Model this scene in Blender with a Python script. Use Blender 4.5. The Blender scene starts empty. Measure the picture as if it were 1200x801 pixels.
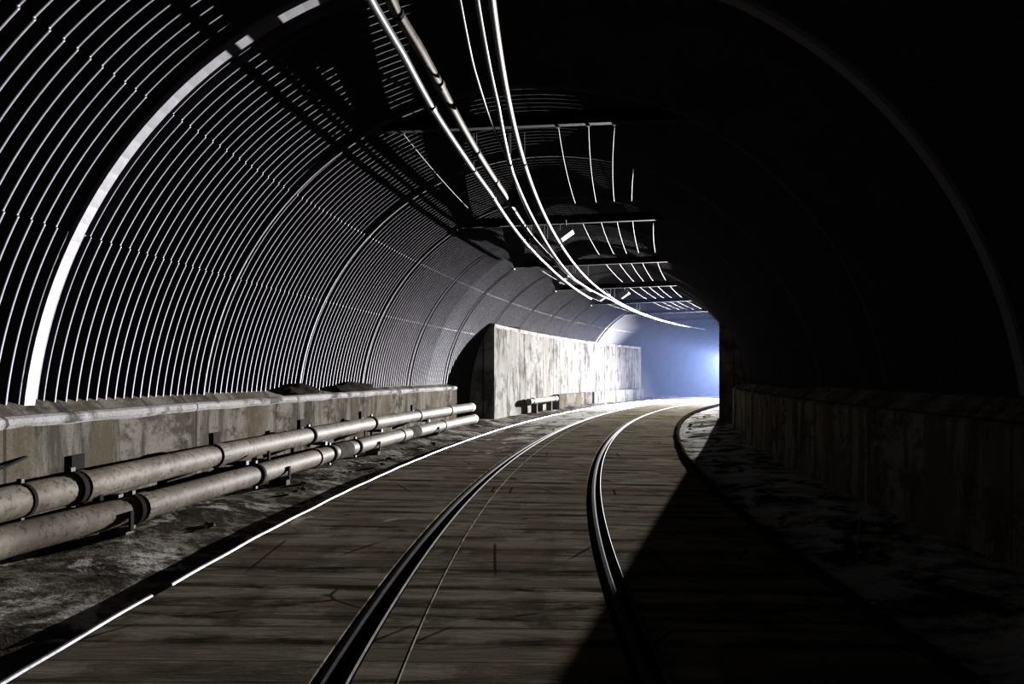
import bpy, bmesh, math, random
import numpy as np
from mathutils import Vector, Matrix
random.seed(7)
sc = bpy.context.scene
COL = sc.collection
PI = math.pi

# ------------------------------------------------------------------ path of the tunnel (track centre line)
EYE = 1.33
KN = [-2, 4, 9, 14, 20, 28, 40, 60, 90]
KV = [.03288, .02475, .01659, .01215, .01401, .01664, .01934, .02203, .02203]
DS = .02
SS = np.arange(-6, 80, DS)
_k = np.interp(SS, KN, KV)
TH = np.cumsum(_k) * DS
TH -= np.interp(0, SS, TH) + .0743
PX = np.cumsum(np.sin(TH)) * DS
PY = np.cumsum(np.cos(TH)) * DS
PX -= np.interp(0, SS, PX)
PY -= np.interp(0, SS, PY)


def W(s, u, z):
    t = float(np.interp(s, SS, TH))
    return Vector((float(np.interp(s, SS, PX)) + u * math.cos(t),
                   float(np.interp(s, SS, PY)) - u * math.sin(t), z))


def head(s):
    return float(np.interp(s, SS, TH))


def frame(s):            # columns: right, forward, up
    t = head(s)
    return Matrix(((math.cos(t), math.sin(t), 0), (-math.sin(t), math.cos(t), 0), (0, 0, 1)))


# arch section
UC, ZC, RA, EA = -.13, .616, 3.831, 1.033
RIB0, RIBD = 5.308, 2.371


def arch(a, dr=0.0):     # a = 0 left springing .. pi right
    r = RA + dr
    return UC - r * math.cos(a) + .15 * min(1, max(0, -math.cos(a) / .45)), ZC + r * EA * math.sin(a)


# ------------------------------------------------------------------ object helpers
def props(o, label=None, cat=None, group=None, kind=None):
    if label: o['label'] = label
    if cat: o['category'] = cat
    if group: o['group'] = group
    if kind: o['kind'] = kind
    return o


class MB:
    """collects geometry in world space, links it as ONE mesh object"""
    def __init__(self):
        self.v, self.f, self.uv = [], [], []

    def grid(self, rows, uvs, closed=False, caps=False):
        """rows: list of lists of points"""
        n = len(rows[0]); b = len(self.v)
        for r in rows: self.v.extend([tuple(p) for p in r])
        m = n if closed else n - 1
        for i in range(len(rows) - 1):
            for j in range(m):
                j2 = (j + 1) % n
                self.f.append((b + i * n + j, b + i * n + j2, b + (i + 1) * n + j2, b + (i + 1) * n + j))
                e = uvs[i][j + 1] if j + 1 < len(uvs[i]) else (uvs[i][j][0], uvs[i][j][1] + .1)
                e2 = uvs[i + 1][j + 1] if j + 1 < len(uvs[i + 1]) else (uvs[i + 1][j][0], uvs[i + 1][j][1] + .1)
                self.uv.append((uvs[i][j], e, e2, uvs[i + 1][j]))
        if caps and closed:
            for i, rev in ((0, False), (len(rows) - 1, True)):
                idx = [b + i * n + j for j in range(n)]
                w = [(self.v[k][0] + self.v[k][1], self.v[k][2]) for k in idx]
                if rev: idx, w = idx[::-1], w[::-1]
                self.f.append(tuple(idx)); self.uv.append(tuple(w))
        return self

    def sweep(self, prof, svals, closed=True, caps=True):
        """prof: list of (u, z) or function s -> list; swept along the path"""
        rows, uvs = [], []
        for s in svals:
            p = prof(s) if callable(prof) else prof
            acc, uv = 0, []
            for j, (u, z) in enumerate(p):
                if j: acc += math.hypot(u - p[j - 1][0], z - p[j - 1][1])
                uv.append((s, acc))
            if closed:
                acc += math.hypot(p[0][0] - p[-1][0], p[0][1] - p[-1][1]); uv.append((s, acc))
            rows.append([W(s, u, z) for u, z in p]); uvs.append(uv)
        return self.grid(rows, uvs, closed, caps)

    def tube(self, pts, r, n=14, caps=True, rad=None):
        pts = [Vector(p) for p in pts]
        rows, uvs, acc = [], [], 0
        for i, p in enumerate(pts):
            t = (pts[min(i + 1, len(pts) - 1)] - pts[max(i - 1, 0)]).normalized()
            up = Vector((0, 0, 1)) if abs(t.z) < .9 else Vector((1, 0, 0))
            x = t.cross(up).normalized(); y = x.cross(t)
            if i: acc += (p - pts[i - 1]).length
            rr = rad[i] if rad else r
            rows.append([p + (x * math.cos(2 * PI * k / n) + y * math.sin(2 * PI * k / n)) * rr for k in range(n)])
            uvs.append([(acc, 2 * PI * r * k / n) for k in range(n + 1)])
        return self.grid(rows, uvs, True, caps)

    def box(self, c, size, M=None):
        """c world centre, size (right, forward, up), M rotation"""
        M = M or Matrix.Identity(3); c = Vector(c); b = len(self.v)
        hx, hy, hz = [k / 2 for k in size]
        for sx in (-1, 1):
            for sy in (-1, 1):
                for sz in (-1, 1):
                    self.v.append(tuple(c + M @ Vector((sx * hx, sy * hy, sz * hz))))
        for q in ((0, 1, 3, 2), (4, 6, 7, 5), (0, 4, 5, 1), (2, 3, 7, 6), (0, 2, 6, 4), (1, 5, 7, 3)):
            self.f.append(tuple(b + k for k in q)); self.uv.append(((0, 0), (size[0], 0), (size[0], size[2]), (0, size[2])))
        return self

    def build(self, name, mat, parent=None, loc=None, smooth=False, bevel=0):
        v = np.array(self.v)
        if parent is not None: loc = Vector(parent.get('_o', (0, 0, 0)))
        elif loc is None:
            lo, hi = v.min(0), v.max(0); loc = Vector(((lo[0] + hi[0]) / 2, (lo[1] + hi[1]) / 2, lo[2]))
        loc = Vector(loc)
        me = bpy.data.meshes.new(name)
        me.from_pydata([tuple(Vector(p) - loc) for p in self.v], [], self.f)
        uv = me.uv_layers.new(name='UVMap')
        flat = [c for face in self.uv for c in face]
        uv.data.foreach_set('uv', [x for c in flat for x in c])
        bm = bmesh.new(); bm.from_mesh(me); bmesh.ops.recalc_face_normals(bm, faces=bm.faces)
        bm.to_mesh(me); bm.free()
        if smooth: me.polygons.foreach_set('use_smooth', [True] * len(me.polygons))
        me.materials.append(mat)
        o = bpy.data.objects.new(name, me); COL.objects.link(o)
        if parent is None: o.location = loc
        else: o.parent = parent
        if bevel:
            md = o.modifiers.new('bevel', 'BEVEL'); md.width = bevel; md.segments = 2; md.limit_method = 'ANGLE'
        if smooth:
            try:
                md = o.modifiers.new('n', 'WEIGHTED_NORMAL')
            except Exception: pass
        return o


ORIG = {}


def empty(name, loc, label, cat, group=None):
    o = bpy.data.objects.new(name, None); COL.objects.link(o); o.location = loc
    o.empty_display_size = .1
    ORIG[o.name] = Vector(loc)
    return props(o, label, cat, group)


def part(mb, name, mat, parent, **k):
    loc = ORIG.get(parent.name)
    if loc is None:
        loc = Vector((0, 0, 0)); p = parent
        while p is not None:
            loc += Vector(p.location); p = p.parent
    v = mb.v
    mb.v = [tuple(Vector(p) - loc) for p in v]
    o = mb.build(name, mat, None, (0, 0, 0), **k)
    o.parent = parent
    return o


# ------------------------------------------------------------------ materials
BASE_SCALE = .5


class NT:
    def __init__(self, name):
        self.m = bpy.data.materials.new(name); self.m.use_nodes = True
        self.t = self.m.node_tree; self.n = self.t.nodes
        self.b = self.n['Principled BSDF']

    def new(self, typ, **k):
        x = self.n.new(typ)
        for a, b in k.items():
            if a in x.inputs.keys() if hasattr(x.inputs, 'keys') else False: x.inputs[a].default_value = b
            else: setattr(x, a, b)
        return x

    def link(self, a, b): self.t.links.new(a, b)

    def uv(self, sx=1, sy=1):
        tc = self.new('ShaderNodeUVMap', uv_map='UVMap')
        mp = self.new('ShaderNodeMapping'); mp.inputs['Scale'].default_value = (sx, sy, 1)
        self.link(tc.outputs[0], mp.inputs[0]); return mp.outputs[0]

    def obj(self, sx=1, sy=1, sz=1):
        tc = self.new('ShaderNodeNewGeometry')
        mp = self.new('ShaderNodeMapping'); mp.inputs['Scale'].default_value = (sx, sy, sz)
        self.link(tc.outputs['Position'], mp.inputs[0]); return mp.outputs[0]

    def noise(self, vec, scale=1, detail=6, rough=.6, dist=0):
        x = self.new('ShaderNodeTexNoise'); x.inputs['Scale'].default_value = scale
        x.inputs['Detail'].default_value = detail; x.inputs['Roughness'].default_value = rough
        x.inputs['Distortion'].default_value = dist
        self.link(vec, x.inputs['Vector']); return x.outputs['Fac']

    def ramp(self, fac, stops):
        r = self.new('ShaderNodeValToRGB'); e = r.color_ramp.elements
        while len(e) < len(stops): e.new(.5)
        for q, (p, c) in zip(e, stops):
            q.position = p; q.color = (c, c, c, 1) if isinstance(c, (int, float)) else (*c, 1)
        self.link(fac, r.inputs[0]); return r.outputs[0]

    def mix(self, fac, a, b, mode='MIX'):
        x = self.new('ShaderNodeMix', data_type='RGBA', blend_type=mode)
        if isinstance(fac, (int, float)): x.inputs[0].default_value = fac
        else: self.link(fac, x.inputs[0])
        for v, i in ((a, 6), (b, 7)):
            if isinstance(v, tuple): x.inputs[i].default_value = (*v, 1)
            else: self.link(v, x.inputs[i])
        return x.outputs[2]

    def math(self, op, a, b=0.0):
        x = self.new('ShaderNodeMath', operation=op)
        for v, i in ((a, 0), (b, 1)):
            if isinstance(v, (int, float)): x.inputs[i].default_value = v
            else: self.link(v, x.inputs[i])
        return x.outputs[0]

    def bump(self, h, strength=.5, dist=.02, prev=None):
        x = self.new('ShaderNodeBump'); x.inputs['Strength'].default_value = strength; x.inputs['Distance'].default_value = dist
        self.link(h, x.inputs['Height'])
        if prev is not None: self.link(prev, x.inputs['Normal'])
        return x.outputs[0]

    def set(self, **k):
        if 'color' in k: k['color'] = self.mix(1.0, k['color'], (BASE_SCALE, BASE_SCALE, BASE_SCALE), 'MULTIPLY')     # scales every base colour down evenly, to weaken bounced light
        if isinstance(k.get('spec'), float): k['spec'] *= BASE_SCALE
        for a, v in k.items():
            i = self.b.inputs[{'color': 'Base Color', 'rough': 'Roughness', 'metal': 'Metallic', 'normal': 'Normal', 'spec': 'Specular IOR Level'}[a]]
            if isinstance(v, (int, float)): i.default_value = v
            elif isinstance(v, tuple): i.default_value = (*v, 1)
            else: self.link(v, i)
        return self.m


def m_simple(name, c1, c2, rough=.6, metal=0, scale=6, spec=.5, bump=.3, bd=.004):
    t = NT(name); v = t.obj()
    n = t.noise(v, scale, 6, .65); n2 = t.noise(v, scale * 5, 4, .6)
    c = t.mix(t.ramp(n, [(.35, 0.), (.65, 1.)]), c1, c2)
    return t.set(color=c, rough=rough, metal=metal, spec=spec, normal=t.bump(n2, bump, bd))


def m_lining():
    t = NT('galvanised_lining'); v = t.obj()
    n = t.noise(v, 1.3, 7, .65); n2 = t.noise(v, 14, 4, .6)
    c = t.mix(t.ramp(n, [(.3, 0.), (.7, 1.)]), (.30, .28, .35), (.21, .197, .242))
    c = t.mix(t.ramp(n2, [(.58, 0.), (.75, .6)]), c, (.07, .058, .05))
    r = t.ramp(n2, [(.3, .43), (.7, .58)])
    return t.set(color=c, rough=r, metal=.72, normal=t.bump(n2, .10, .003))


def m_concrete(name='stained_concrete', a=(.34, .315, .265), b=(.10, .088, .07), joint=2.4, streak=.9, warm=(.20, .163, .115), blot=.75):
    t = NT(name)
    st = t.noise(t.uv(3.2, .5), 1, 8, .72, .5)            # vertical run marks
    bl = t.noise(t.uv(1.3, 1.6), 1.6, 7, .7)
    fine = t.noise(t.uv(1, 1), 42, 4, .7)
    wm = t.noise(t.uv(1.1, .5), 1.3, 4, .5)
    c = t.mix(t.ramp(st, [(.47, 0.), (.57, streak)]), a, b)
    c = t.mix(t.ramp(bl, [(.50, 0.), (.58, blot)]), c, (.06, .05, .04))
    c = t.mix(t.ramp(wm, [(.50, 0.), (.57, .7)]), c, warm)
    c = t.mix(t.ramp(fine, [(.54, 0.), (.64, .5)]), c, (.08, .07, .06))
    sx = t.new('ShaderNodeSeparateXYZ'); t.link(t.uv(1 / joint, 1), sx.inputs[0])
    fr = t.math('FRACT', sx.outputs[0])
    j = t.math('LESS_THAN', fr, .012)
    c = t.mix(t.math('MULTIPLY', j, .75), c, (.055, .047, .04))
    h = t.math('ADD', t.math('MULTIPLY', fine, .3), t.math('ADD', bl, t.math('MULTIPLY', j, -1.5)))
    return t.set(color=c, rough=.95, spec=0.0, normal=t.bump(h, .5, .02))


def m_deck(name='worn_timber_deck', wet_gloss=False):
    t = NT(name)
    gr = t.noise(t.uv(6.5, .8), 1, 10, .76, .6)           # grain across the track
    gr2 = t.noise(t.uv(40, 3.5), 1, 6, .75)
    bl = t.noise(t.uv(.9, 1.1), 1.2, 6, .65)
    pl = t.noise(t.uv(4.2, .02), 1, 0, .5)                # plank to plank
    rd = t.noise(t.uv(.7, 1.0), 1.5, 3, .5)
    c = t.mix(t.ramp(gr, [(.44, 0.), (.57, 1.)]), (.052, .045, .030), (.40, .36, .265))
    c = t.mix(t.ramp(bl, [(.48, 0.), (.57, .8)]), c, (.085, .073, .050))
    c = t.mix(t.ramp(pl, [(.45, 0.), (.55, .5)]), c, (.42, .38, .285))
    c = t.mix(t.ramp(rd, [(.54, 0.), (.62, .4)]), c, (.34, .235, .185))
    sx = t.new('ShaderNodeSeparateXYZ'); t.link(t.uv(1 / .21, 1), sx.inputs[0])
    j = t.math('LESS_THAN', t.math('FRACT', sx.outputs[0]), .06)
    h = t.math('ADD', t.math('MULTIPLY', gr, 1.2), t.math('ADD', t.math('MULTIPLY', gr2, .35), t.math('MULTIPLY', j, -.35)))
    h = t.math('ADD', h, t.math('MULTIPLY', bl, .8))
    c = t.mix(t.math('MULTIPLY', j, .5), c, (.02, .017, .012))
    r = t.ramp(bl, [(.35, 1.0), (.65, .85)])
    if wet_gloss:                                             # wet gloss painted as pale patches along the bend
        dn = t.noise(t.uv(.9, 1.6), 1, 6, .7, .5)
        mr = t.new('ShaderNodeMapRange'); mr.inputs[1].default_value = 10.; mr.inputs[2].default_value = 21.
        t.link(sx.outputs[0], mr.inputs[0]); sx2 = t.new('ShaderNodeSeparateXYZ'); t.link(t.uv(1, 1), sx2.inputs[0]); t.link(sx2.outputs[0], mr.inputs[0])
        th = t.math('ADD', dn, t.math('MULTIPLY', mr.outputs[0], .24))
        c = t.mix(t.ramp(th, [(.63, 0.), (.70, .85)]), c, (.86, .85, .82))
    ck = t.new('ShaderNodeTexVoronoi', feature='DISTANCE_TO_EDGE'); ck.inputs['Scale'].default_value = 1.1; t.link(t.uv(1, .8), ck.inputs['Vector'])
    ckm = t.math('MULTIPLY', t.math('LESS_THAN', ck.outputs['Distance'], .009), t.ramp(rd, [(.48, 0.), (.56, .85)]))
    c = t.mix(ckm, c, (.03, .026, .02))
    return t.set(color=c, rough=r, spec=0.0, normal=t.bump(h, .75, .025))


def m_mud(name='wet_muddy_ground', k=1.0):
    t = NT(name); v = t.obj()
    a = t.noise(v, 1.6, 8, .7, .4); b = t.noise(v, 9, 6, .7); d = t.noise(v, 1.7, 7, .7, .6)
    c = t.mix(t.ramp(a, [(.45, 0.), (.56, 1.)]), (.075, .066, .055), (min(.9, .34 * k), min(.9, .31 * k), min(.88, .26 * k)))
    c = t.mix(t.ramp(d, [(.52, 0.), (.57, .9)]), c, (min(.95, .70 * k), min(.95, .67 * k), min(.95, .62 * k)))
    c = t.mix(t.ramp(b, [(.51, 0.), (.57, .8 if k < 2 else .15)]), c, (.055 * k, .047 * k, .04 * k))
    r = t.ramp(a, [(.4, .6), (.6, .95)])
    h = t.math('ADD', a, t.math('MULTIPLY', b, .35))
    return t.set(color=c, rough=r, spec=.0, normal=t.bump(h, .8 if k < 2 else .35, .05))


def m_pipe():
    t = NT('dirty_cream_pipe'); v = t.obj()
    a = t.noise(v, 2.2, 7, .7); b = t.noise(v, 22, 5, .7)
    c = t.mix(t.ramp(a, [(.46, 0.), (.56, 1.)]), (.38, .335, .26), (.24, .20, .15))
    c = t.mix(t.ramp(b, [(.53, 0.), (.60, .8)]), c, (.09, .065, .045))
    return t.set(color=c, rough=.62, spec=.14, normal=t.bump(b, .2, .004))


LINING = m_lining()
CONC = m_concrete()
CONC_W = m_concrete('pale_streaked_concrete', (.60, .59, .565), (.12, .112, .10), 3.2, .8, (.52, .50, .45), .42)
DECK = m_deck()
DECK_GLOSS = m_deck('gloss_painted_deck', True)  # deck copy with the wet highlight painted in as pale patches
MUD = m_mud()
MUD_LIT = m_mud('lit_mud_pale', 2.8)  # lightened mud copy, the lit wet shine is put into its colour
PIPE = m_pipe()
STEEL = m_simple('dull_rail_steel', (.15, .14, .135), (.075, .066, .06), .7, .12, 5, .05)
EDGE = m_simple('bright_edging_steel', (.60, .58, .62), (.26, .24, .25), .42, .75, 7)
RUST = m_simple('rusty_dark_steel', (.055, .045, .04), (.03, .024, .02), .6, .4, 5)
RIB_GLARE = m_simple('rib_steel_glare', (.92, .91, .96), (.80, .79, .84), .40, .65, 3)  # nearest rib only: glare put into a near-white base colour
RIBD_M = m_simple('rib_steel_plain', (.34, .33, .37), (.22, .21, .24), .55, .5, 3, .2)  # darker copy for the other ribs, without the painted glare
RODM = m_simple('tie_rod_steel', (.17, .16, .15), (.07, .06, .055), .65, .3, 5)
CABLE = m_simple('pale_cable_sheath', (.60, .585, .54), (.44, .42, .38), .5, 0, 4)
CONDUIT = m_simple('white_conduit', (.80, .80, .82), (.66, .65, .66), .28, .4, 4)
BAND = m_simple('black_clamp_rubber', (.012, .011, .010), (.02, .018, .015), .9, 0, 9, .1)
BOXM = m_simple('white_junction_enamel', (1.0, 1.0, .98), (.9, .89, .86), .28, 0, 6, 1.6)
STONE = m_simple('broken_stone', (.24, .22, .19), (.09, .08, .07), .95, 0, 9, 0.0, .7, .02)
SOIL = m_simple('dark_soil', (.035, .03, .025), (.06, .05, .04), 1.0, 0, 9, 0.0, .9, .03)
JOINT = m_simple('pale_joint_filler', (.62, .58, .50), (.12, .11, .09), .95, 0, 7, 0.0)
STAKEM = m_simple('pale_stake_wood', (.35, .31, .25), (.22, .19, .15), .7, 0, 9)


def srange(a, b, d): return list(np.linspace(a, b, max(2, int(round((b - a) / d)) + 1)))


# ------------------------------------------------------------------ tunnel lining
PITCH = RIBD / 20
S_CORR = 31.0
SEAMS = [math.radians(x) for x in (28, 46, 134, 152)]
S0, S1 = -3.0, 66.0


def lining(name, a0, a1, na, label):
    ang = list(np.linspace(a0, a1, na))
    for q in SEAMS:
        if a0 < q < a1: ang += [q - .0012, q + .0012, q - .003, q + .003]
    ang = sorted(ang)
    sv = srange(S0, 16, PITCH / 12) + srange(16, S_CORR, PITCH / 8)[1:] + srange(S_CORR, S1, .3)[1:]
    A = np.array(ang); S = np.array(sv)
    k = np.floor((S - RIB0) / RIBD + 1e-6)
    ph = S - (RIB0 + k * RIBD)
    amp = .021
    cor = amp * np.sin(2 * PI * ph / PITCH)
    w = np.clip(np.minimum(ph - .09, RIBD - ph) / .03, 0, 1)            # flat valley by each rib
    cor = np.where(S <= S_CORR, cor * w + amp * .9 * (1 - w), 0)
    step = np.zeros_like(A)
    for q in SEAMS: step += .012 * np.clip((A - q) / .0024 + .5, 0, 1) * (1 if q < PI / 2 else -1)
    rr = RA + cor[:, None] - .016 + step[None, :] * np.interp(S, [7, 11], [1, .25])[:, None]
    U = UC - rr * np.cos(A)[None, :] + .15 * np.clip(-np.cos(A) / .45, 0, 1)[None, :]; Z = ZC + rr * EA * np.sin(A)[None, :]
    t = np.interp(S, SS, TH)[:, None]
    X = np.interp(S, SS, PX)[:, None] + U * np.cos(t); Y = np.interp(S, SS, PY)[:, None] - U * np.sin(t)
    n, m = len(S), len(A)
    co = np.stack([X, Y, Z], 2).reshape(-1, 3)
    i, j = np.meshgrid(np.arange(n - 1), np.arange(m - 1), indexing='ij')
    b = (i * m + j).ravel()
    F = np.stack([b, b + 1, b + m + 1, b + m], 1)
    me = bpy.data.meshes.new(name)
    me.vertices.add(len(co)); me.vertices.foreach_set('co', co.ravel())
    me.loops.add(F.size); me.loops.foreach_set('vertex_index', F.ravel())
    me.polygons.add(len(F)); me.polygons.foreach_set('loop_start', np.arange(0, F.size, 4))
    me.polygons.foreach_set('loop_total', np.full(len(F), 4))
    flat = np.zeros(m - 1, bool)                       # the lap edges stay crisp
    mid = (A[:-1] + A[1:]) / 2
    for q in SEAMS: flat |= np.abs(mid - q) < .0012
    me.polygons.foreach_set('use_smooth', ~np.broadcast_to(flat, (n - 1, m - 1)).ravel())
    uv = me.uv_layers.new(name='UVMap')
    uvv = np.stack(np.broadcast_arrays(S[:, None], A[None, :] * RA), 2).reshape(-1, 2)
    uv.data.foreach_set('uv', uvv[F.ravel()].ravel())
    me.update(); me.validate()
    me.materials.append(LINING)
    o = bpy.data.objects.new(name, me); COL.objects.link(o)
    return props(o, label, kind='structure')


A_L, A_R = math.radians(62), math.radians(118)
lining('wall_left', math.radians(-10), A_L, 44, 'corrugated steel tunnel lining on the left, pale curved lines one beside the other')
lining('ceiling', A_L, A_R, 34, 'dark corrugated steel crown of the tunnel above the crossbeams')
lining('wall_right', A_R, math.radians(190), 30, 'unlit corrugated steel tunnel lining on the right')

# ------------------------------------------------------------------ steel ribs between lining panels
ORD = ['nearest', 'second', 'third', 'fourth', 'fifth', 'sixth', 'seventh', 'eighth', 'ninth', 'tenth', 'eleventh', 'twelfth', 'thirteenth', 'fourteenth', 'fifteenth', 'sixteenth']


def arch_rib(i, width, depth, label):
    s = RIB0 + i * RIBD
    mb = MB(); rows, uvs = [], []
    for k in range(73):
        a = math.radians(6 + 168 * k / 72)
        ring = []
        for ds, dr in ((-width, -.022), (-width + .012, -depth), (-.012, -depth), (0, -.030), (.004, .03), (-width, .03)):
            u, z = arch(a, dr); ring.append(W(s + ds, u, z))
        rows.append(ring); uvs.append([(q * .05, k * .1) for q in range(7)])
    mb.grid(rows, uvs, True, True)
    o = mb.build('arch_rib', RIB_GLARE if i == 0 else RIBD_M)
    return props(o, label, 'tunnel rib', 'arch ribs along the lining')


RW = {0: (.125, .05), 1: (.045, .045), 2: (.05, .055), 3: (.04, .05)}
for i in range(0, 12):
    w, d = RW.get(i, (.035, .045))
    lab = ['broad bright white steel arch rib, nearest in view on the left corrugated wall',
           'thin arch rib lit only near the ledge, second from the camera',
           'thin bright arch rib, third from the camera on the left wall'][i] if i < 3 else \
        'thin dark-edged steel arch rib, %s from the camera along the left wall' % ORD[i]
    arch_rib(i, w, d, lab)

# ------------------------------------------------------------------ floor
def deck(name, u0, u1, ztop, label, mat=None):
    n = max(3, int((u1 - u0) / .12))
    top = [(u0 + (u1 - u0) * k / n, ztop) for k in range(n + 1)]
    prof = top + [(u1, -.30), (u0, -.30)]
    o = MB().sweep(prof, srange(S0, 62, .25)).build(name, mat or DECK)
    return props(o, label, kind='structure')


EL, ER = -2.10, 2.07
RLc, RRc = -.735, .70
deck('floor_left', EL + .02, RLc - .05, 0, 'worn planked deck between the left edging and the left rail', DECK_GLOSS)
deck('floor_strip', -.60, -.405, .004, 'narrow dark deck strip beside the left rail')
deck('floor', -.395, RRc - .085, .0, 'worn planked deck between the two rails')
deck('floor_right', RRc + .085, ER - .02, 0, 'worn planked deck right of the right rail, half in shadow')
o = MB().sweep([(RLc - .06, -.10), (-.40, -.10), (-.40, -.2), (RLc - .06, -.2)], srange(S0, 62, .4)).build('floor_bed', SOIL)
props(o, kind='structure')
o = MB().sweep([(RRc - .1, -.10), (RRc + .1, -.10), (RRc + .1, -.2), (RRc - .1, -.2)], srange(S0, 62, .4)).build('floor_bed', SOIL)
props(o, kind='structure')


def rail(uc, label, lip_side, lab2):
    r = empty('rail', W(2, uc, 0), label, 'rail', 'track rails')
    sv = srange(S0, 60, .2)
    hp = [(uc - .034, -.055), (uc - .034, -.018), (uc - .024, -.008), (uc, -.004), (uc + .024, -.008), (uc + .034, -.018), (uc + .034, -.055), (uc + .008, -.065), (uc - .008, -.065)]
    part(MB().sweep(hp, sv), 'rail_head', STEEL, r, smooth=False)
    part(MB().sweep([(uc - .008, -.1), (uc - .008, -.06), (uc + .008, -.06), (uc + .008, -.1)], sv), 'rail_web', RUST, r)
    for lu, w in lip_side:
        part(MB().sweep([(lu, -.09), (lu, .002), (lu + w * .4, .010), (lu + w, .007), (lu + w, -.09)], sv), 'flangeway_lip', EDGE if w > .01 else STEEL, r)
    return r


rail(RLc, 'left track rail, dark steel head with bright flangeway edge', [(-.625, .014)], '')
rail(RRc, 'right track rail, rounded steel head running into the shadow', [(RRc + .072, .006)], '')
o = MB().sweep([(-.405, -.05), (-.405, .004), (-.401, .006), (-.397, .003), (-.395, -.05)], srange(S0, 40, .25)).build('joint_strip', JOINT)
props(o, 'thin pale joint strip in the deck just right of the left rail', 'joint strip')


def bead(u, w, h, sa, sb, name, label, mat=EDGE, cat='edging', wob=0):
    def prof(s):
        q = [(u + w / 2 * math.cos(PI * k / 8) , h * math.sin(PI * k / 8) + .0) for k in range(9)]
        du = wob * (math.sin(s * 3.1) * .5 + math.sin(s * 7.7 + 1) * .5)
        return [(a + du, b) for a, b in q] + [(u - w / 2 + du, -.28), (u + w / 2 + du, -.28)]
    o = MB().sweep(prof, srange(sa, sb, .12)).build(name, mat)
    return props(o, label, cat)


bead(EL, .030, .015, S0, 4.02, 'steel_edging', 'short near length of bright steel edging at the lower left corner of the deck', wob=.006)
bead(EL, .032, .016, 4.22, 60, 'steel_edging', 'long bright steel edging along the left side of the deck, running into the bend', wob=.008)
bead(ER, .09, .05, S0, 60, 'kerb', 'dark rounded kerb along the right side of the deck', SOIL, 'kerb', wob=.012)


def ground(name, u0, u1, zf, label, mat=None):
    n = 26
    rnd = np.random.RandomState(3 if u0 < 0 else 5)
    ph = rnd.rand(12, 3) * 6
    def H(s, u):
        h = 0
        for q in range(12):
            fq = .8 + q * .75
            h += math.sin(s * fq * (.6 + .4 * math.sin(q)) + u * fq * 1.3 * math.cos(q * 2.1) + ph[q, 0]) / (1 + q)
        return h * .022
    def prof(s):
        return [(u0 + (u1 - u0) * k / n, zf((k / n)) + H(s, u0 + (u1 - u0) * k / n) * min(1, 4 * min(k / n, 1 - k / n) + .15)) for k in range(n + 1)]
    o = MB().sweep(prof, srange(S0, 62, .12), False, False).build(name, mat or MUD, smooth=True)
    return props(o, label, kind='structure')


ground('ground_left', -4.1, EL + .01, lambda q: .03 - .11 * max(0, (q - .55) / .45) ** .8, 'rough wet mud between the pipes and the left edging')
ground('ground_right', ER - .01, 4.1, lambda q: -.07 + .09 * min(1, q / .5), 'rough wet gutter between the kerb and the right ledge', MUD_LIT)

# ------------------------------------------------------------------ concrete ledges and walls
S_LEDGE_END, S_WALL, S_WALL_END = 17.6, 19.35, 36.9


def ledge(name, sgn, uf, sa, sb, label, mat=CONC):
    def prof(s):
        p = [(-uf, -.2), (-uf, .965), (-(uf + .03), .997), (-(uf + .10), 1.005), (-(uf + .27), 1.16), (-(uf + .5), 1.2), (-(uf + .5), -.2)]
        if s > 10: p = [(a, min(b, 1.12)) for a, b in p]
        return [(a * (1 if sgn < 0 else -1), b) for a, b in p]
    sv = srange(sa, sb, .2)
    o = MB().sweep(prof, sv).build(name, mat, bevel=.006)
    return props(o, label, kind='structure')


ledge('ledge_left', -1, 3.70, S0, S_LEDGE_END, 'stained concrete ledge at the foot of the left corrugated wall')
ledge('ledge_right', 1, 3.42, S0, S_WALL, 'unlit concrete ledge at the foot of the right wall')


def tall(name, u, du, sa, sb, ztop, label, mat):
    b = u + du
    prof = [(u, -.2), (u, ztop - .04), (u + math.copysign(.035, du), ztop), (b, ztop + .02), (b, -.2)]
    o = MB().sweep(prof, srange(sa, sb, .25)).build(name, mat)
    return props(o, label, kind='structure')


tall('wall_concrete_left', -3.20, -.9, S_WALL, S_WALL_END, 2.80, 'tall white streaked concrete wall in the bend, past the ledge', CONC_W)
tall('wall_concrete_right', 3.10, .9, S_WALL, 60, 2.80, 'dark tall concrete wall on the right, inside of the bend', CONC)
o = MB().sweep([(-2.98, -.2), (-2.98, .53), (-3.0, .56), (-3.199, .56), (-3.199, -.2)], srange(25.7, 30.0, .25)).build('footing', CONC)
props(o, 'low yellowish concrete footing, the nearer one, at the foot of the tall white wall', 'footing')
o = MB().sweep([(-2.93, -.2), (-2.93, .53), (-2.95, .56), (-3.199, .56), (-3.199, -.2)], srange(30.0, 36.6, .25)).build('footing', CONC_W)
props(o, 'low white concrete footing, the farther brighter one, at the foot of the tall wall', 'footing')

CRUST = m_concrete('white_crusted_edge', (.90, .89, .90), (.66, .64, .63), 2.4, .6, (.74, .70, .64))


def crust(u, z, a, b, sgn, name, label, w=.05):
    def prof(s):
        k = .75 + .25 * math.sin(s * 5.3) * math.sin(s * 2.1 + 1)
        return [(u + .004, z - .02 - w * k), (u + .022, z - .01 - w * .6 * k), (u + .014, z + .012), (u - .02, z + .03), (u - .04 - w * k, z + .034), (u - .06 - w, z - .02), (u - .02, z - .05 - w)]
    o = MB().sweep(prof, srange(a, b, .1)).build(name, CRUST)
    return props(o, label, kind='structure')


crust(-3.70, .985, S0, S_LEDGE_END, -1, 'trim_1', 'white crusted front edge along the top of the left ledge')
crust(-3.20, 2.79, S_WALL, S_WALL_END, -1, 'trim_2', 'bright white edge along the top of the tall streaked wall', .07)

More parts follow.
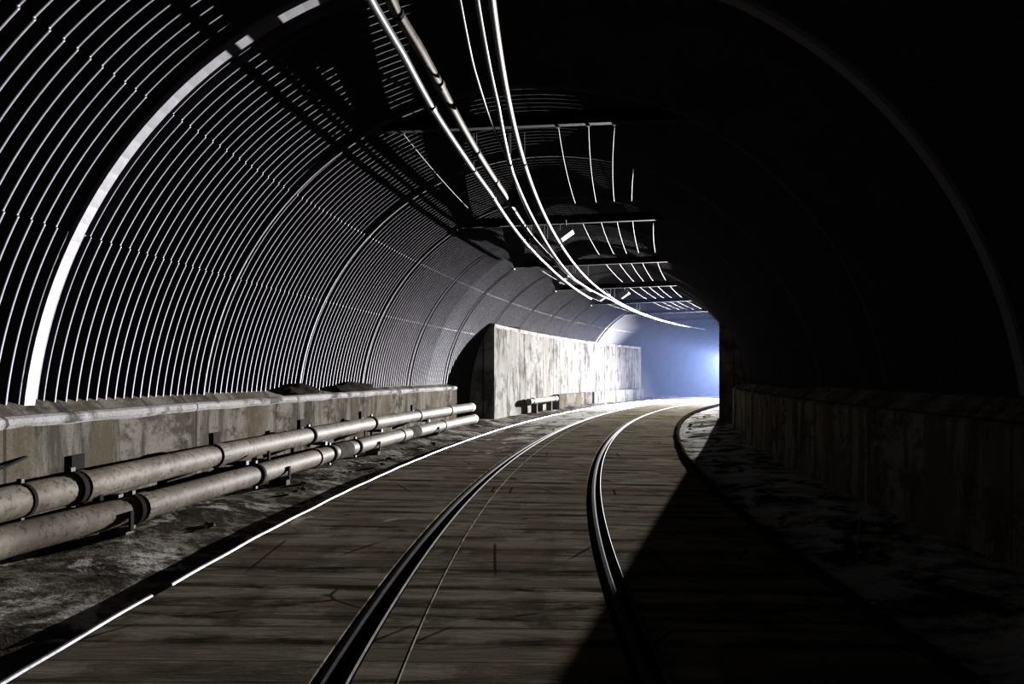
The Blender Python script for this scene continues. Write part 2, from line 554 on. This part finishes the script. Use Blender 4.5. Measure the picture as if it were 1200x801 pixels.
# ------------------------------------------------------------------ pipes on the left
def spline(pts, d=.12):
    """pts (s,u,z) -> world points along the path"""
    P = np.array(pts); out = []
    for s in srange(P[0, 0], P[-1, 0], d):
        u = np.interp(s, P[:, 0], P[:, 1]); z = np.interp(s, P[:, 0], P[:, 2]); out.append(W(s, u, z))
    return out


def at(pts, s):
    P = np.array(pts); return W(s, float(np.interp(s, P[:, 0], P[:, 1])), float(np.interp(s, P[:, 0], P[:, 2])))


def seg(pts, s, w): return [at(pts, s - w / 2), at(pts, s), at(pts, s + w / 2)]


UP = [(S0, -3.44, .45), (4, -3.42, .45), (5.2, -3.40, .445), (7.1, -3.42, .445), (9.2, -3.44, .44), (12, -3.46, .44), (15.4, -3.40, .44), (17.9, -3.38, .44)]
LO = [(S0, -3.36, .21), (4.4, -3.36, .21), (5.5, -3.16, .21), (7.4, -3.08, .205), (10.6, -3.04, .20), (16.9, -2.97, .20)]
RU, RL = .118, .112


def ring_part(pts, s, w, r, name, mat, par, bolts=False):
    p = at(pts, s); a = at(pts, s - .05); t = (at(pts, s + .05) - a).normalized()
    mb = MB().tube([p - t * w / 2, p - t * w * .42, p + t * w * .42, p + t * w / 2], r, 20, True, [r * .93, r, r, r * .93])
    o = part(mb, name, mat, par, smooth=False)
    if bolts:
        for sg in (-1, 1):
            part(MB().box(p + Vector((0, 0, sg * (r + .012))), (.035, w * .8, .03), frame(s)), 'clamp_bolt', RUST, o)
    return o


pu = empty('pipe', at(UP, 4.2) - Vector((0, 0, RU)), 'upper cream water pipe along the left concrete ledge', 'pipe', 'water pipes on the left')
part(MB().tube(spline(UP), RU, 20), 'pipe_run', PIPE, pu, smooth=True)
for s, w, dr, mt in ((4.62, .035, .006, BAND), (5.08, .06, .02, BAND), (9.45, .05, .018, BAND), (11.85, .05, .018, BAND)):
    ring_part(UP, s, w, RU + dr, 'clamp', mt, pu, True)
for s in (5.17, 7.15, 14.2, 16.2):
    ring_part(UP, s, .16 if s > 5.2 else .07, RU + .014, 'coupling', PIPE, pu)
pl = empty('pipe', at(LO, 4.2) - Vector((0, 0, RL)), 'lower cream water pipe nearest the mud on the left', 'pipe', 'water pipes on the left')
part(MB().tube(spline(LO), RL, 20), 'pipe_run', PIPE, pl, smooth=True)
for s in (5.45, 7.35, 9.3, 10.2):
    ring_part(LO, s, .05, RL + .018, 'clamp', BAND, pl, True)
for s in (5.55, 8.9, 12.2, 14.6):
    ring_part(LO, s, .12, RL + .012, 'coupling', PIPE, pl)
for s in (9.7, 12.8):
    ring_part(LO, s, .55, RL + .006, 'rusted_sleeve', STONE, pl)

# brackets on the ledge carrying the upper pipe
bl = ['first bracket from the camera, black plate on the ledge above the upper pipe',
      'second bracket from the camera, black plate on the ledge above the upper pipe',
      'third bracket from the camera, black plate on the ledge above the upper pipe',
      'fourth bracket from the camera, black plate on the ledge above the upper pipe',
      'farthest small black bracket on the ledge above the upper pipe']
for s, lab in zip((5.5, 7.58, 9.74, 11.98, 14.6), bl):
    F = frame(s)
    e = empty('pipe_bracket', W(s, -3.68, .3), lab, 'bracket', 'pipe brackets on the left ledge')
    part(MB().box(W(s, -3.688, .57), (.024, .16, .17), F), 'wall_plate', BAND, e, bevel=.004)
    part(MB().box(W(s, -3.50, .30), (.40, .06, .05), F), 'bracket_arm', RUST, e)
    part(MB().box(W(s, -3.685, .40), (.02, .05, .26), F), 'bracket_strap', RUST, e)
# low stands that carry the lower pipe
for k, (s, lab) in enumerate(((5.3, 'pipe stand nearest the camera under the lower pipe'), (7.9, 'second pipe stand from the camera under the lower pipe'), (10.9, 'third pipe stand from the camera under the lower pipe'), (14.0, 'farthest pipe stand under the lower pipe'))):
    p = at(LO, s); F = frame(s)
    e = empty('pipe_stand', Vector((p.x, p.y, 0)), lab, 'pipe stand', 'stands under the lower pipe')
    part(MB().box(Vector((p.x, p.y, .045)), (.22, .12, .13), F), 'block', CONC, e, bevel=.01)
    part(MB().box(p + F @ Vector((-.135, 0, .03)), (.025, .04, .34), F), 'upright', BAND, e)
    part(MB().box(p + F @ Vector((.125, 0, -.06)), (.02, .04, .16), F), 'side_post', BAND, e)
# short pipe length past the recess
SP = [(22.2, -3.02, .42), (25.4, -3.02, .42)]
e = empty('pipe_length', W(22.2, -3.02, .3), 'short pale pipe length at the foot of the tall white wall, before the footing', 'pipe')
part(MB().tube(spline(SP), .10, 16), 'pipe_run', PIPE, e, smooth=True)
for s in (22.7, 25.2): ring_part(SP, s, .12, .118, 'coupling', RUST, e)
for s in (22.9, 24.6): part(MB().box(W(s, -3.02, .16), (.2, .12, .36), frame(s)), 'support_block', CONC, e)
# thin hose hooked on ledge at the extreme left
hb = [W(3.9, -3.60, .60), W(4.3, -3.61, .62), W(4.75, -3.64, .66), W(5.0, -3.695, .70)]
props(MB().tube(hb, .012, 8).build('hose_stub', BAND, smooth=True), 'thin black rod poking up beside the upper pipe at the far left', 'rod')

# heaps of dirt on the ledge
def blob(c, r, sq, seed, mat, name):
    bm = bmesh.new(); bmesh.ops.create_icosphere(bm, subdivisions=3, radius=1)
    rr = random.Random(seed); ph = [rr.random() * 6 for _ in range(9)]
    for v in bm.verts:
        p = v.co
        k = 1 + .22 * math.sin(3 * p.x + ph[0]) * math.sin(3.3 * p.y + ph[1]) + .16 * math.sin(6 * p.y + ph[2] + 4 * p.z) + .1 * math.sin(11 * p.x + ph[3]) * math.sin(9 * p.z + ph[4])
        v.co = Vector((p.x * r[0], p.y * r[1], p.z * r[2])) * k
    if sq:
        for v in bm.verts: v.co.z = max(v.co.z, -r[2] * sq)
    lo = min(v.co.z for v in bm.verts)
    for v in bm.verts: v.co.z -= lo
    me = bpy.data.meshes.new(name); bm.to_mesh(me); bm.free(); me.materials.append(mat)
    me.uv_layers.new(name='UVMap')
    o = bpy.data.objects.new(name, me); COL.objects.link(o); o.location = c
    return o


for s, r, lab in ((10.0, (.13, .62, .11), 'dark dirt heap on the ledge beside the third rib'), (12.0, (.13, .8, .12), 'dark dirt heap on the ledge at the foot of the fourth rib')):
    o = blob(W(s, -3.84, 1.03), r, .3, int(s * 10), SOIL, 'dirt_heap'); o.rotation_euler.z = -head(s)
    props(o, lab, 'dirt heap')
o = blob(W(21.5, -3.34, 2.79), (.12, 1.0, .11), .3, 5, SOIL, 'dirt_heap'); o.rotation_euler.z = -head(21.5)
props(o, 'dark dirt heap on the top edge of the tall white wall', 'dirt heap')

# loose stones
protos = [blob((0, 0, -50), (1, .8, .5), .5, 60 + k, STONE, 'stone') for k in range(5)]
first = [True] * 5


def stone(s, u, z, r, label, group):
    k = random.randrange(5)
    if first[k]: o = protos[k]; first[k] = False
    else: o = protos[k].copy(); COL.objects.link(o)
    o.location = W(s, u, z); o.scale = (r, r, r); o.rotation_euler = (0, 0, random.random() * 6)
    props(o, label, 'stone', group)


for _ in range(26):
    stone(random.uniform(4.6, 17), random.uniform(-2.9, -2.45), random.uniform(-.02, .0), random.uniform(.02, .055), 'small broken stone lying in the mud beside the lower pipe', 'stones beside the lower pipe')
for _ in range(30):
    stone(random.uniform(6, 24), random.uniform(2.3, 3.05), random.uniform(-.05, -.02), random.uniform(.025, .06), 'broken stone lying in the wet gutter right of the kerb', 'stones in the right gutter')
for k in range(5):
    if first[k]: stone(12 + k, -2.7, -.01, .04, 'small broken stone lying in the mud beside the lower pipe', 'stones beside the lower pipe')

# ------------------------------------------------------------------ right side bits
for s, lab in ((17.2, 'thin pale upright pipe on the right ledge, the farther one'), (13.6, 'thin pale upright pipe on the right ledge, the nearer one')):
    e = empty('downpipe', W(s, 3.38, .0), lab, 'pipe', 'thin upright pipes on the right ledge')
    part(MB().tube([W(s, 3.375, .0), W(s, 3.385, .5), W(s, 3.385, .95), W(s, 3.44, 1.08)], .022, 10), 'pipe_run', CABLE, e, smooth=True)
    part(MB().box(W(s, 3.4, .6), (.05, .08, .03), frame(s)), 'strap', RUST, e)
def stake():
    p = W(5.6, 2.72, -.03)
    mb = MB().tube([p, p + Vector((.012, 0, .12)), p + Vector((.03, 0, .24))], .016, 6, True, [.018, .015, .006])
    props(mb.build('stake', STAKEM), 'short pale wooden stake standing in the dark gutter on the right', 'stake')
stake()

# ------------------------------------------------------------------ crossbeams, rods and services under the crown
BZ0, BZ1 = 4.05, 4.20
bn = ['nearest dark steel crossbeam under the crown, above the first cables in view', 'second dark steel crossbeam from the camera', 'third dark steel crossbeam from the camera', 'fourth dark steel crossbeam from the camera', 'fifth dark steel crossbeam from the camera', 'sixth dark steel crossbeam from the camera', 'seventh dark steel crossbeam from the camera', 'farthest steel crossbeam in view, above the blue haze']
for q, i in enumerate(range(1, 17, 2)):
    s = RIB0 + i * RIBD
    hc = 1.96
    UB = -.02
    zr = .06 if q == 0 else 0
    F = frame(s)
    e = empty('crossbeam', W(s, UC, BZ0), bn[q], 'beam', 'crossbeams under the crown')
    c = W(s, UB, zr)
    mb = MB().box(c + Vector((0, 0, (BZ0 + BZ1) / 2)), (2 * hc, .012, BZ1 - BZ0 - .02), F)
    part(mb, 'web', RUST, e)
    part(MB().box(c + Vector((0, 0, BZ0 + .006)), (2 * hc + .06, .075, .012), F), 'bottom_flange', RODM, e)
    part(MB().box(c + Vector((0, 0, BZ1 - .006)), (2 * hc, .11, .012), F), 'top_flange', RUST, e)
    for sg in (-1, 1):
        part(MB().box(c + F @ Vector((sg * (hc + .02), 0, 0)) + Vector((0, 0, 4.08)), (.04, .16, .14), F), 'end_plate', RUST, e)

rods = [-1.50, .30, .64, .93, 1.21, 1.58]
rw = ['left of the white conduit', 'first right of the cables', 'second right of the cables', 'third right of the cables', 'fourth right of the cables', 'fifth right of the cables']
bay = ['nearest bay past the first crossbeam', 'second bay past the first crossbeam', 'third bay past the first crossbeam', 'fourth bay past the first crossbeam', 'fifth bay past the first crossbeam']
for q in range(5):
    sa = RIB0 + (1 + 2 * q) * RIBD; sb = sa + 2 * RIBD
    for u, w in zip(rods, rw):
        lab = 'thin tie rod, %s, %s' % (w, bay[q])
        mb = MB().tube([W(s, u, 4.125) for s in srange(sa + .06, sb - .06, .4)], .0052, 8)
        e = empty('tie_rod', W(sa, u, 4.10), lab, 'rod', 'tie rods between the crossbeams')
        part(mb, 'rod_bar', RODM, e, smooth=True)
        for s in (sa + .05, sb - .05): part(MB().box(W(s, u, 4.125), (.04, .03, .04), frame(s)), 'end_nut', EDGE, e)

CR = [(-2.5, -.04, 3.7), (4.3, -.07, 3.7), (8, -.08, 3.7), (12, -.08, 3.7), (17, -.10, 3.7), (23, -.08, 3.7), (34.4, -.11, 3.7), (38, -.12, 3.72)]
CL = [(-2.5, -.13, 3.7), (4.3, -.16, 3.7), (6, -.17, 3.7), (8, -.25, 3.7), (11, -.28, 3.7), (17, -.42, 3.7), (19.5, -.34, 3.7), (22, -.20, 3.7), (30, -.2, 3.7), (36, -.2, 3.7)]
CT = [(-2.5, -.25, 3.7), (4.3, -.27, 3.7), (5.2, -.29, 3.7), (6.3, -.28, 3.7), (7.3, -.25, 3.7), (8.6, -.27, 3.69), (11, -.33, 3.7), (17, -.48, 3.7), (21, -.3, 3.7)]
WH = [(-2.50, -1.055, 3.65), (4.22, -0.815, 3.65), (4.89, -0.767, 3.65), (5.94, -0.738, 3.65), (7.09, -0.681, 3.65), (8.63, -0.623, 3.65), (11.89, -0.642, 3.65), (14.38, -0.633, 3.65), (21.09, -0.671, 3.65)]
BE = [(-2.50, -0.993, 3.86), (4.70, -0.774, 3.86), (5.23, -0.716, 3.86), (5.96, -0.674, 3.86), (9.41, -0.575, 3.86), (12.55, -0.612, 3.86), (15.68, -0.601, 3.86), (20.91, -0.627, 3.86)]


def run(name, pts, r, mat, label, cat, n=12):
    e = empty(name, at(pts, 5) - Vector((0, 0, r)), label, cat, None)
    part(MB().tube(spline(pts, .15), r, n), 'run', mat, e, smooth=True)
    return e


beams_s = [RIB0 + i * RIBD for i in range(1, 15, 2)]
for name, pts, r, mat, lab, cat in (
        ('cable', CR, .026, CABLE, 'thick pale overhead cable, rightmost of the overhead lines', 'cable'),
        ('cable', CL, .021, CABLE, 'pale overhead cable just left of the rightmost thick cable', 'cable'),
        ('cable', CT, .011, CABLE, 'thinnest overhead cable, left of the two thick pale cables', 'cable'),
        ('conduit', WH, .03, CONDUIT, 'bright white overhead conduit, leftmost of the overhead lines', 'conduit'),
        ('overhead_pipe', BE, .040, PIPE, 'beige overhead pipe just right of the bright white conduit', 'pipe')):
    e = run(name, pts, r, mat, lab, cat)
    for s in ([4.75] if name == 'overhead_pipe' else []) + [b for b in beams_s if b < pts[-1][0]]:
        p = at(pts, s); F = frame(s)
        mb = MB().tube(seg(pts, s, .04), r + .006, 12)
        mb.box(p + Vector((0, 0, (4.05 - p.z) / 2 + r / 2)), (.012, .03, 4.05 - p.z - r), F)
        part(mb, 'hanger', BAND, e)
    if name in ('conduit', 'overhead_pipe'):
        for s in (5.9, 8.9, 11.7, 14.4):
            if s < pts[-1][0]: ring_part(pts, s, .09, r + .008, 'coupling', mat, e)


def jbox(s, u, z, size, label, roll=-.6):
    F = frame(s) @ Matrix.Rotation(roll, 3, 'Y')
    e = empty('junction_box', W(s, u, z), label, 'junction box', 'junction boxes along the cables')
    part(MB().box(W(s, u, z + size[2] / 2), size, F), 'housing', BOXM, e, bevel=.012)
    part(MB().box(W(s, u, z + size[2] / 2) + F @ Vector((0, size[1] / 2 + .006, 0)), (size[0] * .86, .014, size[2] * .86), F), 'lid', BOXM, e, bevel=.004)
    part(MB().box(W(s, u, (4.06 + z + size[2] / 2) / 2), (.03, .05, 4.06 - z - size[2] / 2), frame(s)), 'hanger', RUST, e)


jbox(12.15, -.01 + .06, 3.76, (.26, .34, .13), 'white junction box beside the cables under the second crossbeam')
jbox(17.3, -.78, 3.70, (.30, .3, .24), 'white junction box left of the cables under the third crossbeam')
jbox(21.95, -.45, 3.74, (.36, .3, .17), 'white junction box left of the cables under the fourth crossbeam')
jbox(21.95, .22, 3.78, (.30, .3, .16), 'white junction box right of the cables under the fourth crossbeam')

# ------------------------------------------------------------------ haze in the far bend
def haze():
    def prof(s):
        q = []
        for k in range(25):
            a = math.radians(4 + 172 * k / 24); q.append(arch(a, -.12))
        return q + [(3.5, .03), (-3.5, .03)]
    t = NT('blue_haze'); t.n.remove(t.b)
    v = t.new('ShaderNodeVolumePrincipled')
    v.inputs['Color'].default_value = (.34, .48, 1.0, 1); v.inputs['Density'].default_value = .0037
    v.inputs['Anisotropy'].default_value = .0
    t.link(v.outputs[0], t.n['Material Output'].inputs['Volume'])
    o = MB().sweep(prof, srange(24, 62, .6)).build('haze', t.m)
    props(o, 'blue haze filling the far bend of the tunnel', kind='stuff')
haze()

# ------------------------------------------------------------------ light: lamp round the bend, added hood, added floor spot
L = bpy.data.lights.new('lamp_round_the_bend', 'SPOT')
L.energy = 225000; L.color = (1.0, .985, .99); L.spot_size = math.radians(72); L.spot_blend = 1.0; L.shadow_soft_size = .05
lo = bpy.data.objects.new('lamp_round_the_bend', L); COL.objects.link(lo)
lo.location = (12.95, 40.0, 2.2)
lo.rotation_euler = (Vector((-1.6, 0, -1.6)) - lo.location).to_track_quat('-Z', 'Y').to_euler()

LP = Vector(lo.location); AIM = Vector((-1.6 - LP.x, -LP.y, 0)).normalized(); SIDE = Vector((-AIM.y, AIM.x, 0))
LM = Matrix((SIDE, AIM, Vector((0, 0, 1)))).transposed()
e = empty('added_lamp_body', Vector((LP.x, LP.y, 0)), 'added lamp body with light-cutting hood, unseen round the far bend', 'lamp')  # lamp body and tripod are made up, out of sight
part(MB().box(LP - AIM * .17, (.30, .16, .26), LM), 'housing', RUST, e, bevel=.01)  # housing of the added lamp body, made up as well
part(MB().box(LP + AIM * .24 + Vector((0, 0, .082)), (.60, .70, .008), LM), 'light_cut_hood', RUST, e)  # added to cut the upward light off the crown
part(MB().tube([Vector((LP.x, LP.y, .75)) - AIM * .17, LP - AIM * .17 - Vector((0, 0, .12))], .018, 10), 'pole', RUST, e)
for q in range(3):
    a = q * 2 * PI / 3 + .4
    foot = Vector((LP.x, LP.y, .012)) - AIM * .17 + (SIDE * math.cos(a) + AIM * math.sin(a)) * .34
    part(MB().tube([foot, Vector((LP.x, LP.y, .85)) - AIM * .17], .012, 8), 'leg', RUST, e)

S2 = bpy.data.lights.new('floor_fill_spot', 'SPOT'); S2.energy = 1300; S2.spot_size = math.radians(66); S2.spot_blend = 1.0; S2.color = (1.0, .985, .97); S2.shadow_soft_size = .05  # added spot that brightens the far floor below the lamp
so = bpy.data.objects.new('floor_fill_spot', S2); COL.objects.link(so); so.location = lo.location; so.rotation_euler = (Vector((9.6, 38.2, 0)) - LP).to_track_quat('-Z', 'Y').to_euler()

w = bpy.data.worlds.new('World'); sc.world = w; w.use_nodes = True
w.node_tree.nodes['Background'].inputs[0].default_value = (.02, .025, .035, 1)
w.node_tree.nodes['Background'].inputs[1].default_value = 0.10

cam = bpy.data.cameras.new('Camera'); co = bpy.data.objects.new('Camera', cam); COL.objects.link(co)
co.location = (0, 0, EYE); co.rotation_euler = (PI / 2, 0, 0)
cam.sensor_width = 36; cam.lens = 24.0; cam.shift_y = 38 / 1200; cam.clip_end = 300; cam.clip_start = .05
sc.camera = co
sc.cycles.max_bounces = 8; sc.cycles.diffuse_bounces = 1; sc.cycles.glossy_bounces = 0; sc.cycles.volume_bounces = 0
sc.cycles.caustics_reflective = False; sc.cycles.caustics_refractive = False
vs = sc.view_settings
vs.view_transform = 'Standard'; vs.look = 'None'; vs.gamma = 1; vs.use_curve_mapping = False; vs.exposure = 0
